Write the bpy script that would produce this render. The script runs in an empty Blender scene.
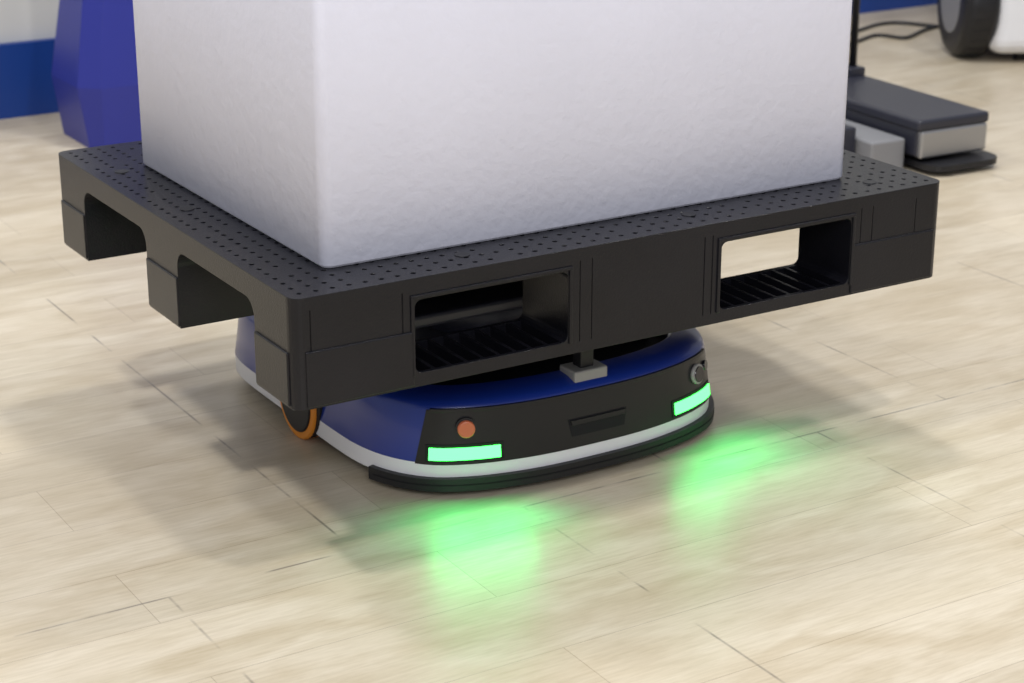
import bpy, bmesh, math, random
from mathutils import Vector, Matrix
random.seed(3)
D=bpy.data; C=bpy.context
C.scene.view_settings.view_transform='Standard'
RA=math.radians(31.4); CEN=Vector((-.045,3.352,0))

# ---------------------------------------------------------------- materials
def mat(name, col, rough=.5, metal=0, bevel=0, noise=0, nscale=200, emis=None, estr=0, coat=0, var=0, spec=.5):
    m=D.materials.new(name); m.use_nodes=True; nt=m.node_tree; b=nt.nodes['Principled BSDF']
    b.inputs['Base Color'].default_value=(*col,1); b.inputs['Roughness'].default_value=rough
    b.inputs['Metallic'].default_value=metal; b.inputs['Coat Weight'].default_value=coat
    b.inputs['Specular IOR Level'].default_value=spec
    if emis:
        b.inputs['Emission Color'].default_value=(*emis,1); b.inputs['Emission Strength'].default_value=estr
    nrm=None
    if bevel:
        bv=nt.nodes.new('ShaderNodeBevel'); bv.samples=4; bv.inputs['Radius'].default_value=bevel; nrm=bv.outputs[0]
    tc=nt.nodes.new('ShaderNodeTexCoord')
    if noise:
        n=nt.nodes.new('ShaderNodeTexNoise'); n.inputs['Scale'].default_value=nscale; n.inputs['Detail'].default_value=3
        nt.links.new(tc.outputs['Object'],n.inputs['Vector'])
        bp=nt.nodes.new('ShaderNodeBump'); bp.inputs['Strength'].default_value=noise; bp.inputs['Distance'].default_value=.002
        nt.links.new(n.outputs[0],bp.inputs['Height'])
        if nrm: nt.links.new(nrm,bp.inputs['Normal'])
        nrm=bp.outputs[0]
    if var:
        n=nt.nodes.new('ShaderNodeTexNoise'); n.inputs['Scale'].default_value=5; n.inputs['Detail'].default_value=5
        nt.links.new(tc.outputs['Object'],n.inputs['Vector'])
        r=nt.nodes.new('ShaderNodeValToRGB'); r.color_ramp.elements[0].position=.3; r.color_ramp.elements[1].position=.7
        r.color_ramp.elements[0].color=(*[c*(1-var) for c in col],1); r.color_ramp.elements[1].color=(*[min(1,c*(1+var)) for c in col],1)
        nt.links.new(n.outputs[0],r.inputs[0]); nt.links.new(r.outputs[0],b.inputs['Base Color'])
    if nrm: nt.links.new(nrm,b.inputs['Normal'])
    return m
M_pal=mat('pallet_plastic',(.007,.007,.010),.28,bevel=.002,noise=.25,nscale=350,var=.25,spec=.33)
M_box=mat('box_painted_white',(.75,.75,.85),.6,noise=.5,nscale=55,var=.02)
M_blue=mat('robot_blue',(.008,.028,.23),.28,bevel=.002,coat=.3)
M_white=mat('robot_white',(.72,.72,.74),.4,bevel=.001)
M_black=mat('robot_black',(.008,.008,.010),.28,bevel=.001,spec=.4)
M_rub=mat('rubber_black',(.010,.010,.012),.42,spec=.4)
M_dark=mat('dark_interior',(.006,.006,.008),.6,spec=.3)
M_or=mat('orange_wheel',(.75,.26,.02),.45)
M_btn=mat('orange_button',(.50,.13,.06),.35,emis=(.9,.2,.05),estr=.04)
M_led=mat('green_led',(.05,.8,.2),.4,emis=(.05,1,.085),estr=6.5)
M_steel=mat('steel',(.40,.40,.41),.4,metal=.9)
M_grey=mat('grey_plastic',(.20,.20,.21),.45,bevel=.002)
M_foot=mat('foot_aluminium',(.30,.29,.28),.4,bevel=.002)
M_lens=mat('sensor_lens',(.01,.01,.015),.08)
M_kio=mat('kiosk_blue',(.020,.028,.25),.4,bevel=.004)
M_chr=mat('charcoal_shell',(.020,.021,.032),.38,bevel=.003)
M_wall=mat('wall_white',(.60,.60,.58),.6)
M_wblue=mat('wall_blue',(.004,.04,.23),.4)

def floor_mat():
    m=D.materials.new('oak_vinyl_floor'); m.use_nodes=True; nt=m.node_tree; N=nt.nodes; L=nt.links
    b=N['Principled BSDF']; tc=N.new('ShaderNodeTexCoord')
    def mp(scale,loc=(0,0,0)):
        k=N.new('ShaderNodeMapping'); k.inputs['Scale'].default_value=scale; k.inputs['Location'].default_value=loc
        L.new(tc.outputs['Object'],k.inputs['Vector']); return k.outputs[0]
    def mixc(t,f,a,bb):
        k=N.new('ShaderNodeMix'); k.data_type='RGBA'; k.blend_type=t
        if isinstance(f,float): k.inputs[0].default_value=f
        else: L.new(f,k.inputs[0])
        for s,v in ((6,a),(7,bb)):
            if isinstance(v,tuple): k.inputs[s].default_value=(*v,1)
            else: L.new(v,k.inputs[s])
        return k.outputs[2]
    def ramp(src,p0,c0,p1,c1):
        r=N.new('ShaderNodeValToRGB'); e=r.color_ramp.elements
        e[0].position=p0; e[0].color=(*c0,1); e[1].position=p1; e[1].color=(*c1,1); L.new(src,r.inputs[0]); return r.outputs[0]
    def brick(c1,c2,mortar,msize):
        br=N.new('ShaderNodeTexBrick'); L.new(mp((1,1,1),(.37,.11,0)),br.inputs['Vector'])
        br.inputs['Scale'].default_value=1; br.inputs['Brick Width'].default_value=1.22; br.inputs['Row Height'].default_value=.18
        br.inputs['Mortar Size'].default_value=msize; br.inputs['Mortar Smooth'].default_value=.2; br.offset=.37; br.offset_frequency=2
        br.inputs['Color1'].default_value=(*c1,1); br.inputs['Color2'].default_value=(*c2,1); br.inputs['Mortar'].default_value=(*mortar,1)
        br.inputs['Bias'].default_value=0
        return br
    br=brick((.52,.455,.35),(.59,.525,.415),(.40,.34,.26),.0008)
    g=N.new('ShaderNodeTexNoise'); g.inputs['Scale'].default_value=1; g.inputs['Detail'].default_value=7; g.inputs['Distortion'].default_value=.8
    L.new(mp((3.5,26,1)),g.inputs['Vector'])
    gr=ramp(g.outputs[0],.30,(.88,.85,.79),.64,(1.03,1.02,1.02))
    c=mixc('MULTIPLY',.75,br.outputs[0],gr)
    g2=N.new('ShaderNodeTexNoise'); g2.inputs['Scale'].default_value=1; g2.inputs['Detail'].default_value=8; g2.inputs['Distortion'].default_value=1.2
    L.new(mp((3.5,8,1),(3,1,0)),g2.inputs['Vector'])
    c=mixc('MULTIPLY',.75,c,ramp(g2.outputs[0],.35,(.86,.82,.75),.60,(1.03,1.03,1.03)))
    g3=N.new('ShaderNodeTexNoise'); g3.inputs['Scale'].default_value=1; g3.inputs['Detail'].default_value=4; g3.inputs['Roughness'].default_value=.7
    L.new(mp((14,170,1),(1,5,0)),g3.inputs['Vector'])
    c=mixc('MULTIPLY',.8,c,ramp(g3.outputs[0],.32,(.86,.84,.80),.58,(1.02,1.02,1.02)))
    s=N.new('ShaderNodeTexBrick'); L.new(mp((1,1,1),(.17,.4,0)),s.inputs['Vector'])
    s.inputs['Scale'].default_value=1; s.inputs['Brick Width'].default_value=.61; s.inputs['Row Height'].default_value=3.0; s.offset=.5
    s.inputs['Mortar Size'].default_value=.0035; s.inputs['Mortar Smooth'].default_value=.9
    d=N.new('ShaderNodeTexNoise'); d.inputs['Scale'].default_value=9; d.inputs['Detail'].default_value=8
    L.new(tc.outputs['Object'],d.inputs['Vector'])
    dr=ramp(d.outputs[0],.45,(0,0,0),.60,(1,1,1))
    mm=N.new('ShaderNodeMath'); mm.operation='MULTIPLY'; L.new(s.outputs['Fac'],mm.inputs[0]); L.new(dr,mm.inputs[1])
    mm2=N.new('ShaderNodeMath'); mm2.operation='MULTIPLY'; mm2.inputs[1].default_value=.7; L.new(mm.outputs[0],mm2.inputs[0])
    c=mixc('MIX',mm2.outputs[0],c,(.12,.10,.09))
    L.new(c,b.inputs['Base Color'])
    rr=N.new('ShaderNodeMapRange'); rr.inputs[3].default_value=.28; rr.inputs[4].default_value=.42; L.new(g2.outputs[0],rr.inputs[0]); L.new(rr.outputs[0],b.inputs['Roughness'])
    bp=N.new('ShaderNodeBump'); bp.inputs['Strength'].default_value=.08; bp.inputs['Distance'].default_value=.002
    L.new(g.outputs[0],bp.inputs['Height']); L.new(bp.outputs[0],b.inputs['Normal'])
    return m
M_floor=floor_mat()

# ---------------------------------------------------------------- helpers
def empty(name,loc,rot=0):
    e=D.objects.new(name,None); C.collection.objects.link(e); e.location=loc; e.rotation_euler=(0,0,rot); e.empty_display_size=.1; return e
def mesh(name,vs,fs,m=None,parent=None,smooth=False):
    me=D.meshes.new(name); me.from_pydata([tuple(v) for v in vs],[],fs); me.update()
    bm=bmesh.new(); bm.from_mesh(me); bmesh.ops.recalc_face_normals(bm,faces=bm.faces); bm.to_mesh(me); bm.free()
    if smooth:
        for p in me.polygons: p.use_smooth=True
    o=D.objects.new(name,me); C.collection.objects.link(o)
    if m: me.materials.append(m)
    if parent: o.parent=parent
    return o
def boxdata(x0,x1,y0,y1,z0,z1):
    return [(x0,y0,z0),(x1,y0,z0),(x1,y1,z0),(x0,y1,z0),(x0,y0,z1),(x1,y0,z1),(x1,y1,z1),(x0,y1,z1)],[(0,3,2,1),(4,5,6,7),(0,1,5,4),(1,2,6,5),(2,3,7,6),(3,0,4,7)]
def box(name,x0,x1,y0,y1,z0,z1,m,parent=None,bev=0,seg=2):
    v,f=boxdata(x0,x1,y0,y1,z0,z1); o=mesh(name,v,f,m,parent)
    if bev:
        b=o.modifiers.new('b','BEVEL'); b.width=bev; b.segments=seg
    return o
def rrect(w0,w1,h0,h1,r,n=5):
    out=[]
    for cx,cy,a0 in ((w1-r,h1-r,0),(w0+r,h1-r,90),(w0+r,h0+r,180),(w1-r,h0+r,270)):
        for i in range(n+1):
            a=math.radians(a0+90*i/n); out.append((cx+r*math.cos(a),cy+r*math.sin(a)))
    return out
def prism(poly,axis,a,b):
    def P(p,t):
        return {'x':(t,p[0],p[1]),'y':(p[0],t,p[1]),'z':(p[0],p[1],t)}[axis]
    n=len(poly); vs=[P(p,a) for p in poly]+[P(p,b) for p in poly]
    fs=[tuple(range(n)),tuple(range(2*n-1,n-1,-1))]+[(i,(i+1)%n,n+(i+1)%n,n+i) for i in range(n)]
    return vs,fs
def merge(parts):
    V=[];F=[]
    for v,f in parts:
        o=len(V); V+=list(v); F+=[tuple(i+o for i in q) for q in f]
    return V,F
def cyl(name,r,h,loc,axis,m,parent=None,n=40,bev=0,smooth=True):
    poly=[(r*math.cos(2*math.pi*i/n),r*math.sin(2*math.pi*i/n)) for i in range(n)]
    v,f=prism(poly,'z',-h/2,h/2); o=mesh(name,v,f,m,parent)
    q=Vector((0,0,1)).rotation_difference(Vector(axis)); o.rotation_euler=q.to_euler(); o.location=loc
    if bev:
        b=o.modifiers.new('b','BEVEL'); b.width=bev; b.segments=3; b.limit_method='ANGLE'; b.angle_limit=.7
    if smooth:
        for p in o.data.polygons: p.use_smooth=len(p.vertices)==4
    return o
def cut(o,parts):
    v,f=merge(parts); c=mesh('cutter',v,f)
    md=o.modifiers.new('bool','BOOLEAN'); md.object=c; md.operation='DIFFERENCE'; md.solver='EXACT'
    C.view_layer.update()
    dg=C.evaluated_depsgraph_get(); ne=D.meshes.new_from_object(o.evaluated_get(dg))
    o.modifiers.remove(md); o.data=ne; D.objects.remove(c)

# ---------------------------------------------------------------- room
fl=mesh('floor',*boxdata(-6,7,-5,6,-.05,0),M_floor); fl.location=CEN; fl.rotation_euler=(0,0,RA)
def place(o): o.location=CEN; o.rotation_euler=(0,0,RA)
w=box('wall_back',-6,7,2.72,2.82,0,3.2,M_wall); place(w)
w=box('baseboard_back',-6,7,2.69,2.719,0,.215,M_wblue); place(w)

# ---------------------------------------------------------------- pallet
ZP=.281; HP=.169; PX=.612; PY=.493
ca,sa=math.cos(RA),math.sin(RA)
def loc2w(x,y): return (CEN.x+ca*x-sa*y, CEN.y+sa*x+ca*y)
px_,py_=loc2w(.010,.012)
pal=empty('plastic_pallet',(px_,py_,ZP),RA)
v,f=prism(rrect(-PX,PX,-PY,PY,.020,6),'z',0,HP)
body=mesh('pallet_body',v,f,M_pal,None)
W1=(-.417,-.150); W2=(.140,.41)
cut(body,[prism(rrect(a,b,.021,.135,.012,4),'y',-PY-.05,PY+.05) for a,b in (W1,W2)])
cut(body,[prism(rrect(a,b,-.03,.131,.028,6),'x',-PX-.05,PX+.05) for a,b in ((-.360,-.068),(.064,.356))])
pk=[]
for a,b in (W1,W2):
    for y0,y1 in ((-PY+.008,-.37),(-.058,.055),(.365,PY-.008)):
        n=9; w=(b-a-.012)/n
        for i in range(n):
            x0=a+.006+i*w+.003; x1=a+.006+(i+1)*w-.003
            pk.append(prism([(x0,y0),(x1,y0),(x1,y1),(x0,y1)],'z',.005,.03))
cut(body,pk)
hs=[]
def hole(x,y,r=.0044):
    hs.append(prism([(x+r*math.cos(k*math.pi/4+.39),y+r*math.sin(k*math.pi/4+.39)) for k in range(8)],'z',HP-.022,HP+.01))
nx=46; ny=36
for i in range(nx):
    for j in range(ny):
        x=-PX+.022+i*(2*PX-.044)/(nx-1); y=-PY+.022+j*(2*PY-.044)/(ny-1)
        if abs(x)<.49 and abs(y)<.365: continue
        if i%9==4 or j%9==4:
            if (i+j)%2: continue
        hole(x,y)
cut(body,hs)
g=.0018
gr=[]
for x in (-.585,-.437,-.129,-.107,.107,.123,.43,.455,.55):
    gr.append(boxdata(x-.001,x+.001,-PY-.01,-PY+g,.018,HP-.02)); gr.append(boxdata(x-.001,x+.001,PY-g,PY+.01,.018,HP-.02))
for y in (-.455,-.378,-.05,.05,.372,.455):
    for s in (-1,1):
        xa,xb=sorted((s*(PX-g),s*(PX+.01))); gr.append(boxdata(xa,xb,y-.001,y+.001,.01,.075))
cut(body,gr)
body.parent=pal
def boxes(name,lst,bev):
    v,f=merge(lst); o=mesh(name,v,f,M_pal,pal); b=o.modifiers.new('b','BEVEL'); b.width=bev; b.segments=2
    return o
seam=[]
for s in (-1,1):
    for a,b in ((-PY+.018,-.362),(-.0670,.0625),(.358,PY-.018)):
        xa,xb=sorted((s*(PX-.004),s*(PX+.003))); seam.append(boxdata(xa,xb,a,b,.003,.085))
for s in (-1,1):
    for a,b in ((-PX+.018,-.420),(.414,PX-.018)):
        ya,yb=sorted((s*(PY-.004),s*(PY+.003))); seam.append(boxdata(a,b,ya,yb,.003,.088))
boxes('block_collars',seam,.0018)
fr=[]
for s in (-1,1):
    ya,yb=sorted((s*(PY-.004),s*(PY+.003)))
    for a,b in (W1,W2):
        fr+= [boxdata(a-.007,b+.007,ya,yb,.137,.143),boxdata(a-.007,a-.001,ya,yb,.018,.139),boxdata(b+.001,b+.007,ya,yb,.018,.139)]
boxes('window_frames',fr,.001)
rb=[]
for i in range(9):
    x=-.40+i*.1
    for (a,b) in ((-.35,-.075),(.07,.345)): rb.append(boxdata(x-.002,x+.002,a,b,.117,.1315))
v,f=merge(rb); mesh('deck_ribs',v,f,M_pal,pal)
for i,(x,y) in enumerate([(-.56,.30),(-.555,.02),(-.30,-.43),(.12,-.43),(.50,-.43),(.56,.2)]):
    cyl(f'grommet_{i}',.012,.0012,(x,y,HP+.0004),(0,0,1),M_rub,pal,20)

# ---------------------------------------------------------------- white box
zb=ZP+HP+.0005
ct=empty('white_box',(CEN.x,CEN.y,zb),RA)
v,f=prism(rrect(-.502,.491,-.380,.347,.018,6),'z',0,.85)
o=mesh('box_shell',v,f,M_box,ct)
for p in o.data.polygons: p.use_smooth=len(p.vertices)==4
o.modifiers.new('b','BEVEL').width=.004; o.modifiers['b'].limit_method='ANGLE'; o.modifiers['b'].angle_limit=1.2

# ---------------------------------------------------------------- robot
rob=empty('warehouse_mobile_robot',CEN,RA)
half=[(0,-.352),(.08,-.350),(.15,-.341),(.22,-.322),(.279,-.290),(.321,-.235),(.343,-.165),(.349,-.08),(.349,.05),(.349,.22),(.346,.31),(.330,.372),(.288,.405),(.20,.422),(.1,.427),(0,.428)]
ctrl=half+[(-x,y) for x,y in half[-2:0:-1]]
def catmull(P,sub):
    out=[];n=len(P)
    for i in range(n):
        p0,p1,p2,p3=[Vector(P[(i+k)%n]) for k in (-1,0,1,2)]
        for j in range(sub):
            t=j/sub; out.append(.5*((2*p1)+(p2-p0)*t+(2*p0-5*p1+4*p2-p3)*t*t+(3*p1-p0-3*p2+p3)*t**3))
    return out
OUT=catmull(ctrl,6); NO=len(OUT)
cum=[0]
for i in range(NO): cum.append(cum[-1]+(OUT[(i+1)%NO]-OUT[i]).length)
TOT=cum[-1]
def PN(s):
    s%=TOT
    import bisect
    i=min(bisect.bisect_right(cum,s)-1,NO-1); t=(s-cum[i])/(cum[i+1]-cum[i])
    p=OUT[i].lerp(OUT[(i+1)%NO],t)
    def tg(k): return (OUT[(k+1)%NO]-OUT[(k-1)%NO]).normalized()
    d=tg(i).lerp(tg(i+1),t).normalized()
    return p,Vector((d.y,-d.x))
def s_at_x(x):
    for k in range(0,2000):
        s=k*.0005
        if PN(s)[0].x>=abs(x): return s if x>=0 else -s
NS=160
def loft(name,layers,mats,parent,cap0=True,cap1=True):
    vs=[];fs=[];mi=[]
    for z,ins,_ in layers:
        for k in range(NS):
            p,n=PN(TOT*k/NS); q=p-n*ins; vs.append((q.x,q.y,z))
    for l in range(len(layers)-1):
        for k in range(NS):
            a=l*NS+k;b=l*NS+(k+1)%NS; fs.append((a,b,b+NS,a+NS)); mi.append(layers[l][2])
    if cap0: fs.append(tuple(range(NS-1,-1,-1))); mi.append(layers[0][2])
    if cap1: fs.append(tuple((len(layers)-1)*NS+k for k in range(NS))); mi.append(layers[-1][2])
    me=D.meshes.new(name); me.from_pydata(vs,[],fs); o=D.objects.new(name,me); C.collection.objects.link(o); o.parent=parent
    for m in mats: me.materials.append(m)
    for p,i in zip(me.polygons,mi): p.material_index=i; p.use_smooth=len(p.vertices)==4
    me.set_sharp_from_angle(angle=.6)
    return o
def lean(z): return max(0,(z-.05))*.12
loft('shell',[(.014,.035,2),(.022,.012,1),(.028,.001,1),(.060,0,0),(.100,lean(.1),0),(.148,lean(.148),0),(.156,.016,0),(.162,.024,0),(.168,.045,0),(.170,.070,0),(.166,.076,2),(.150,.080,2)],[M_blue,M_white,M_dark],rob)
def strip(name,s0,s1,z0,z1,off,m,inner=-.004,slant0=0,slant1=0,nz=1,n=40,r=0):
    vs=[];fs=[]
    rows=[]
    zs=[z0+(z1-z0)*k/nz for k in range(nz+1)]
    for z in zs:
        t=(z-z0)/(z1-z0) if z1>z0 else 0
        a=s0+slant0*t; b=s1+slant1*t
        ro=[];ri=[]
        for k in range(n+1):
            p,nn=PN(a+(b-a)*k/n)
            q=p+nn*(off-lean(z)); ro.append(len(vs)); vs.append((q.x,q.y,z))
        for k in range(n+1):
            p,nn=PN(a+(b-a)*k/n)
            q=p+nn*(inner-lean(z)); ri.append(len(vs)); vs.append((q.x,q.y,z))
        rows.append((ro,ri))
    for j in range(nz):
        (o0,i0),(o1,i1)=rows[j],rows[j+1]
        for k in range(n):
            fs.append((o0[k],o0[k+1],o1[k+1],o1[k])); fs.append((i0[k],i1[k],i1[k+1],i0[k+1]))
        fs.append((o0[0],o1[0],i1[0],i0[0])); fs.append((o0[n],i0[n],i1[n],o1[n]))
    o0,i0=rows[0]; o1,i1=rows[-1]
    for k in range(n):
        fs.append((o0[k],i0[k],i0[k+1],o0[k+1])); fs.append((o1[k],o1[k+1],i1[k+1],i1[k]))
    o=mesh(name,vs,fs,m,rob,smooth=True); o.data.set_sharp_from_angle(angle=.6)
    return o
e=s_at_x(.288); a=s_at_x(.174); b2=s_at_x(.281)
strip('front_panel',-e-.014,e+.014,.058,.149,.0022,M_black,slant0=.018,slant1=-.018)
strip('front_panel_lip',-e+.01,e-.01,.146,.1515,.0035,M_black)
strip('bumper',-e-.10,e+.10,.014,.036,.009,M_rub,inner=-.02,nz=3,n=60)
strip('bumper_groove',-e-.09,e+.09,.024,.0260,.0100,M_dark,inner=0)
strip('led_bar_left',-b2,-a,.067,.087,.006,M_led,inner=0)
strip('led_bar_right',a,b2,.067,.087,.006,M_led,inner=0)
strip('led_bezel_left',-b2-.006,-a+.006,.063,.092,.0035,M_dark,inner=0)
strip('led_bezel_right',a-.006,b2+.006,.063,.092,.0035,M_dark,inner=0)
strip('handle_slot',-.045,.060,.078,.108,.0028,M_dark,inner=0,slant0=-.006,slant1=.006)
strip('handle_grip',-.045,.060,.098,.106,.006,M_black,inner=0,slant0=-.002,slant1=.002)
def on_front(s,z,off=0):
    p,n=PN(s); q=p+n*(off-lean(z)); return (q.x,q.y,z),(n.x,n.y,.12)
sb=(-(a+b2)/2)+.002
p,n=on_front(sb,.120,.004); cyl('button_ring',.0175,.008,p,n,M_rub,rob); 
p,n=on_front(sb,.120,.009); cyl('button_cap',.0145,.012,p,n,M_btn,rob,bev=.003)
sr=(a+b2)/2
p,n=on_front(sr+.012,.120,.004); cyl('scanner_ring',.0175,.008,p,n,M_foot,rob)
p,n=on_front(sr+.012,.120,.006); cyl('scanner_lens',.014,.008,p,n,M_lens,rob)
p,n=on_front(sr+.050,.124,.003); cyl('status_lens',.009,.006,p,n,M_lens,rob)
for s,nm in ((-1,'left'),(1,'right')):
    cyl('wheel_arch_'+nm,.088,.012,(s*.345,.055,.090),(1,0,0),M_dark,rob)
    cyl('wheel_tread_'+nm,.074,.03,(s*.341,.055,.074),(1,0,0),M_or,rob,bev=.005)
    cyl('wheel_rim_'+nm,.060,.034,(s*.342,.055,.074),(1,0,0),M_rub,rob,bev=.003)
    cyl('wheel_hub_'+nm,.02,.038,(s*.343,.055,.074),(1,0,0),M_steel,rob)
for i,(x,y) in enumerate(((-.2,-.24),(.2,-.24),(-.2,.3),(.2,.3))):
    cyl(f'caster_{i}',.012,.02,(x,y,.0125),(1,0,0),M_rub,rob,20)
cyl('lift_column',.12,.11,(0,.02,.20),(0,0,1),M_chr,rob,48)
box('lift_plate',-.30,.30,-.20,.25,.258,.2805,M_chr,rob,.006)
box('lift_skirt',-.235,.235,-.18,.25,.150,.178,M_chr,rob,.01)
box('post_foot',-.026,.040,-.328,-.280,.152,.180,M_foot,rob,.003)
box('lift_post',-.006,.020,-.315,-.290,.176,.2805,M_rub,rob,.002)
box('post_arm',-.006,.020,-.315,-.18,.262,.2805,M_rub,rob,.002)

# ---------------------------------------------------------------- background objects
def column(name,parent,secs,m):
    vs=[];fs=[]
    n=len(secs[0][1])
    for z,poly in secs:
        for p in poly: vs.append((p[0],p[1],z))
    for l in range(len(secs)-1):
        for k in range(n):
            a_=l*n+k;b_=l*n+(k+1)%n; fs.append((a_,b_,b_+n,a_+n))
    fs.append(tuple(range(n-1,-1,-1))); fs.append(tuple((len(secs)-1)*n+k for k in range(n)))
    return mesh(name,vs,fs,m,parent)
k=empty('display_kiosk',(-1.09,5.42,0),RA)
def hexa(cx,w,d,c): return [(cx-w,-d+c),(cx-w+c,-d),(cx+w-c,-d),(cx+w,-d+c),(cx+w,d),(cx-w,d)]
column('kiosk_body',k,[(0,hexa(0,.13,.12,.03)),(.17,hexa(-.005,.145,.13,.05)),(.48,hexa(.01,.11,.10,.04)),(1.1,hexa(.02,.10,.09,.03))],M_kio)
box('kiosk_screen',-.16,.20,-.11,-.02,1.1,1.5,M_black,k,.01)

st=empty('pallet_stacker',(1.155,5.06,0),math.radians(29))
box('leg_cover',-.118,.122,.0,.66,.112,.142,M_chr,st,.009,3)
box('leg_body',-.112,.116,.012,.66,.042,.114,M_chr,st,.006)
box('leg_end_steel',-.108,.114,-.003,.02,.040,.113,M_steel,st,.006)
v,f=prism(rrect(-.105,.130,-.06,.12,.05,6),'z',.014,.030); mesh('foot_bumper',v,f,M_rub,st)
cyl('foot_wheel',.025,.16,(0,.1,.025),(1,0,0),M_rub,st,24)
box('side_housing',-.235,-.125,.04,.5,.0,.09,M_grey,st,.006)
box('side_cover',-.36,-.24,.10,.6,.0,.12,M_chr,st,.006)
cyl('mast',.011,1.6,(.100,.555,.94),(0,0,1),M_rub,st,20)
box('mast_base',.065,.12,.52,.59,.140,.165,M_chr,st,.004)

dr=empty('delivery_robot',(1.51,6.55,0),math.radians(4))
v,f=prism(rrect(.035,.55,-.17,.4,.06,8),'z',.03,.75); o=mesh('body',v,f,M_white,dr); bb=o.modifiers.new('b','BEVEL'); bb.width=.05; bb.segments=4; bb.limit_method='ANGLE'; bb.angle_limit=1.2
cyl('wheel_tyre',.19,.12,(0,0,.19),(1,0,0),M_rub,dr,48,bev=.035)
cyl('wheel_disc',.11,.122,(0,0,.19),(1,0,0),M_grey,dr,40)
for i in range(28):
    an=i*math.pi/14; o=box(f'tread_{i}',-.03,.03,-.008,.008,.185,.191,M_rub,dr); o.location=(0,0,.19); o.rotation_euler=(an,0,0)
for i,(x,y) in enumerate(((.16,-.08),(.45,-.08),(.3,.3))): cyl(f'caster_{i}',.03,.03,(x,y,.03),(1,0,0),M_rub,dr,20)

def cable(name,pts,r=.006):
    cu=D.curves.new(name,'CURVE'); cu.dimensions='3D'; cu.bevel_depth=r; s=cu.splines.new('NURBS'); s.points.add(len(pts)-1)
    for q,p in zip(s.points,pts): q.co=(*p,1)
    s.use_endpoint_u=True; s.order_u=4
    o=D.objects.new(name,cu); C.collection.objects.link(o); cu.materials.append(M_rub); return o
cable('power_cable',[(1.05,6.60,.007),(1.19,6.73,.007),(1.27,6.95,.007),(1.36,6.76,.007),(1.42,6.93,.007),(1.56,7.1,.007),(1.75,7.15,.007)])
cable('power_cable.001',[(1.0,6.75,.007),(1.17,6.85,.007),(1.30,7.1,.007),(1.42,7.12,.007),(1.52,7.02,.007),(1.62,6.99,.007)])

# ---------------------------------------------------------------- lights
def area(name,loc,size,power,col=(1,1,1),target=(0,3.3,0)):
    l=D.lights.new(name,'AREA'); l.energy=power; l.size=size; l.shape='DISK'; l.color=col
    o=D.objects.new(name,l); C.collection.objects.link(o); o.location=loc
    o.rotation_euler=(Vector(target)-Vector(loc)).to_track_quat('-Z','Y').to_euler()
area('ceiling_lamp',(-1.6,2.0,4.2),.30,64,(1,.99,.97))
area('ceiling_lamp.001',(1.2,1.7,4.2),.30,58,(1,.99,.98))
area('ceiling_lamp.002',(.3,4.6,4.4),.5,84,(.97,.98,1))
area('ceiling_lamp.003',(-2.4,4.6,4.2),.5,56,(.94,.96,1))
area('ceiling_lamp.004',(2.6,4.2,4.2),.5,56,(1,.98,.96))
area('frontal_fill',(0.4,-1.6,3.0),2.0,108,(.96,.97,1),(0,3,.7))  # added fill behind the camera to brighten the box front, no ceiling fixture
for sx in (-1,1):
    for x,y in ((.19,-.360),(.268,-.330)):
        l=D.lights.new('led_spill','SPOT'); l.energy=.85; l.color=(.02,1,.24); l.spot_size=math.radians(165); l.spot_blend=1; l.shadow_soft_size=.05
        o=D.objects.new('led_spill',l); C.collection.objects.link(o); o.parent=rob; o.location=(sx*x,y-.03,.085)
        n=Vector((sx*x*1.2,-.5,-.45)); o.rotation_euler=n.to_track_quat('-Z','Y').to_euler()
wd=D.worlds.new('world'); C.scene.world=wd; wd.use_nodes=True
wd.node_tree.nodes['Background'].inputs[0].default_value=(.88,.91,1,1); wd.node_tree.nodes['Background'].inputs[1].default_value=.40

cam=D.cameras.new('camera'); co=D.objects.new('camera',cam); C.collection.objects.link(co)
co.location=(0,0,1.33); co.rotation_euler=(math.radians(90-19.7),0,0); cam.lens=1980/1024*36; cam.sensor_width=36
cam.dof.use_dof=True; cam.dof.focus_distance=3.05; cam.dof.aperture_fstop=6
C.scene.camera=co
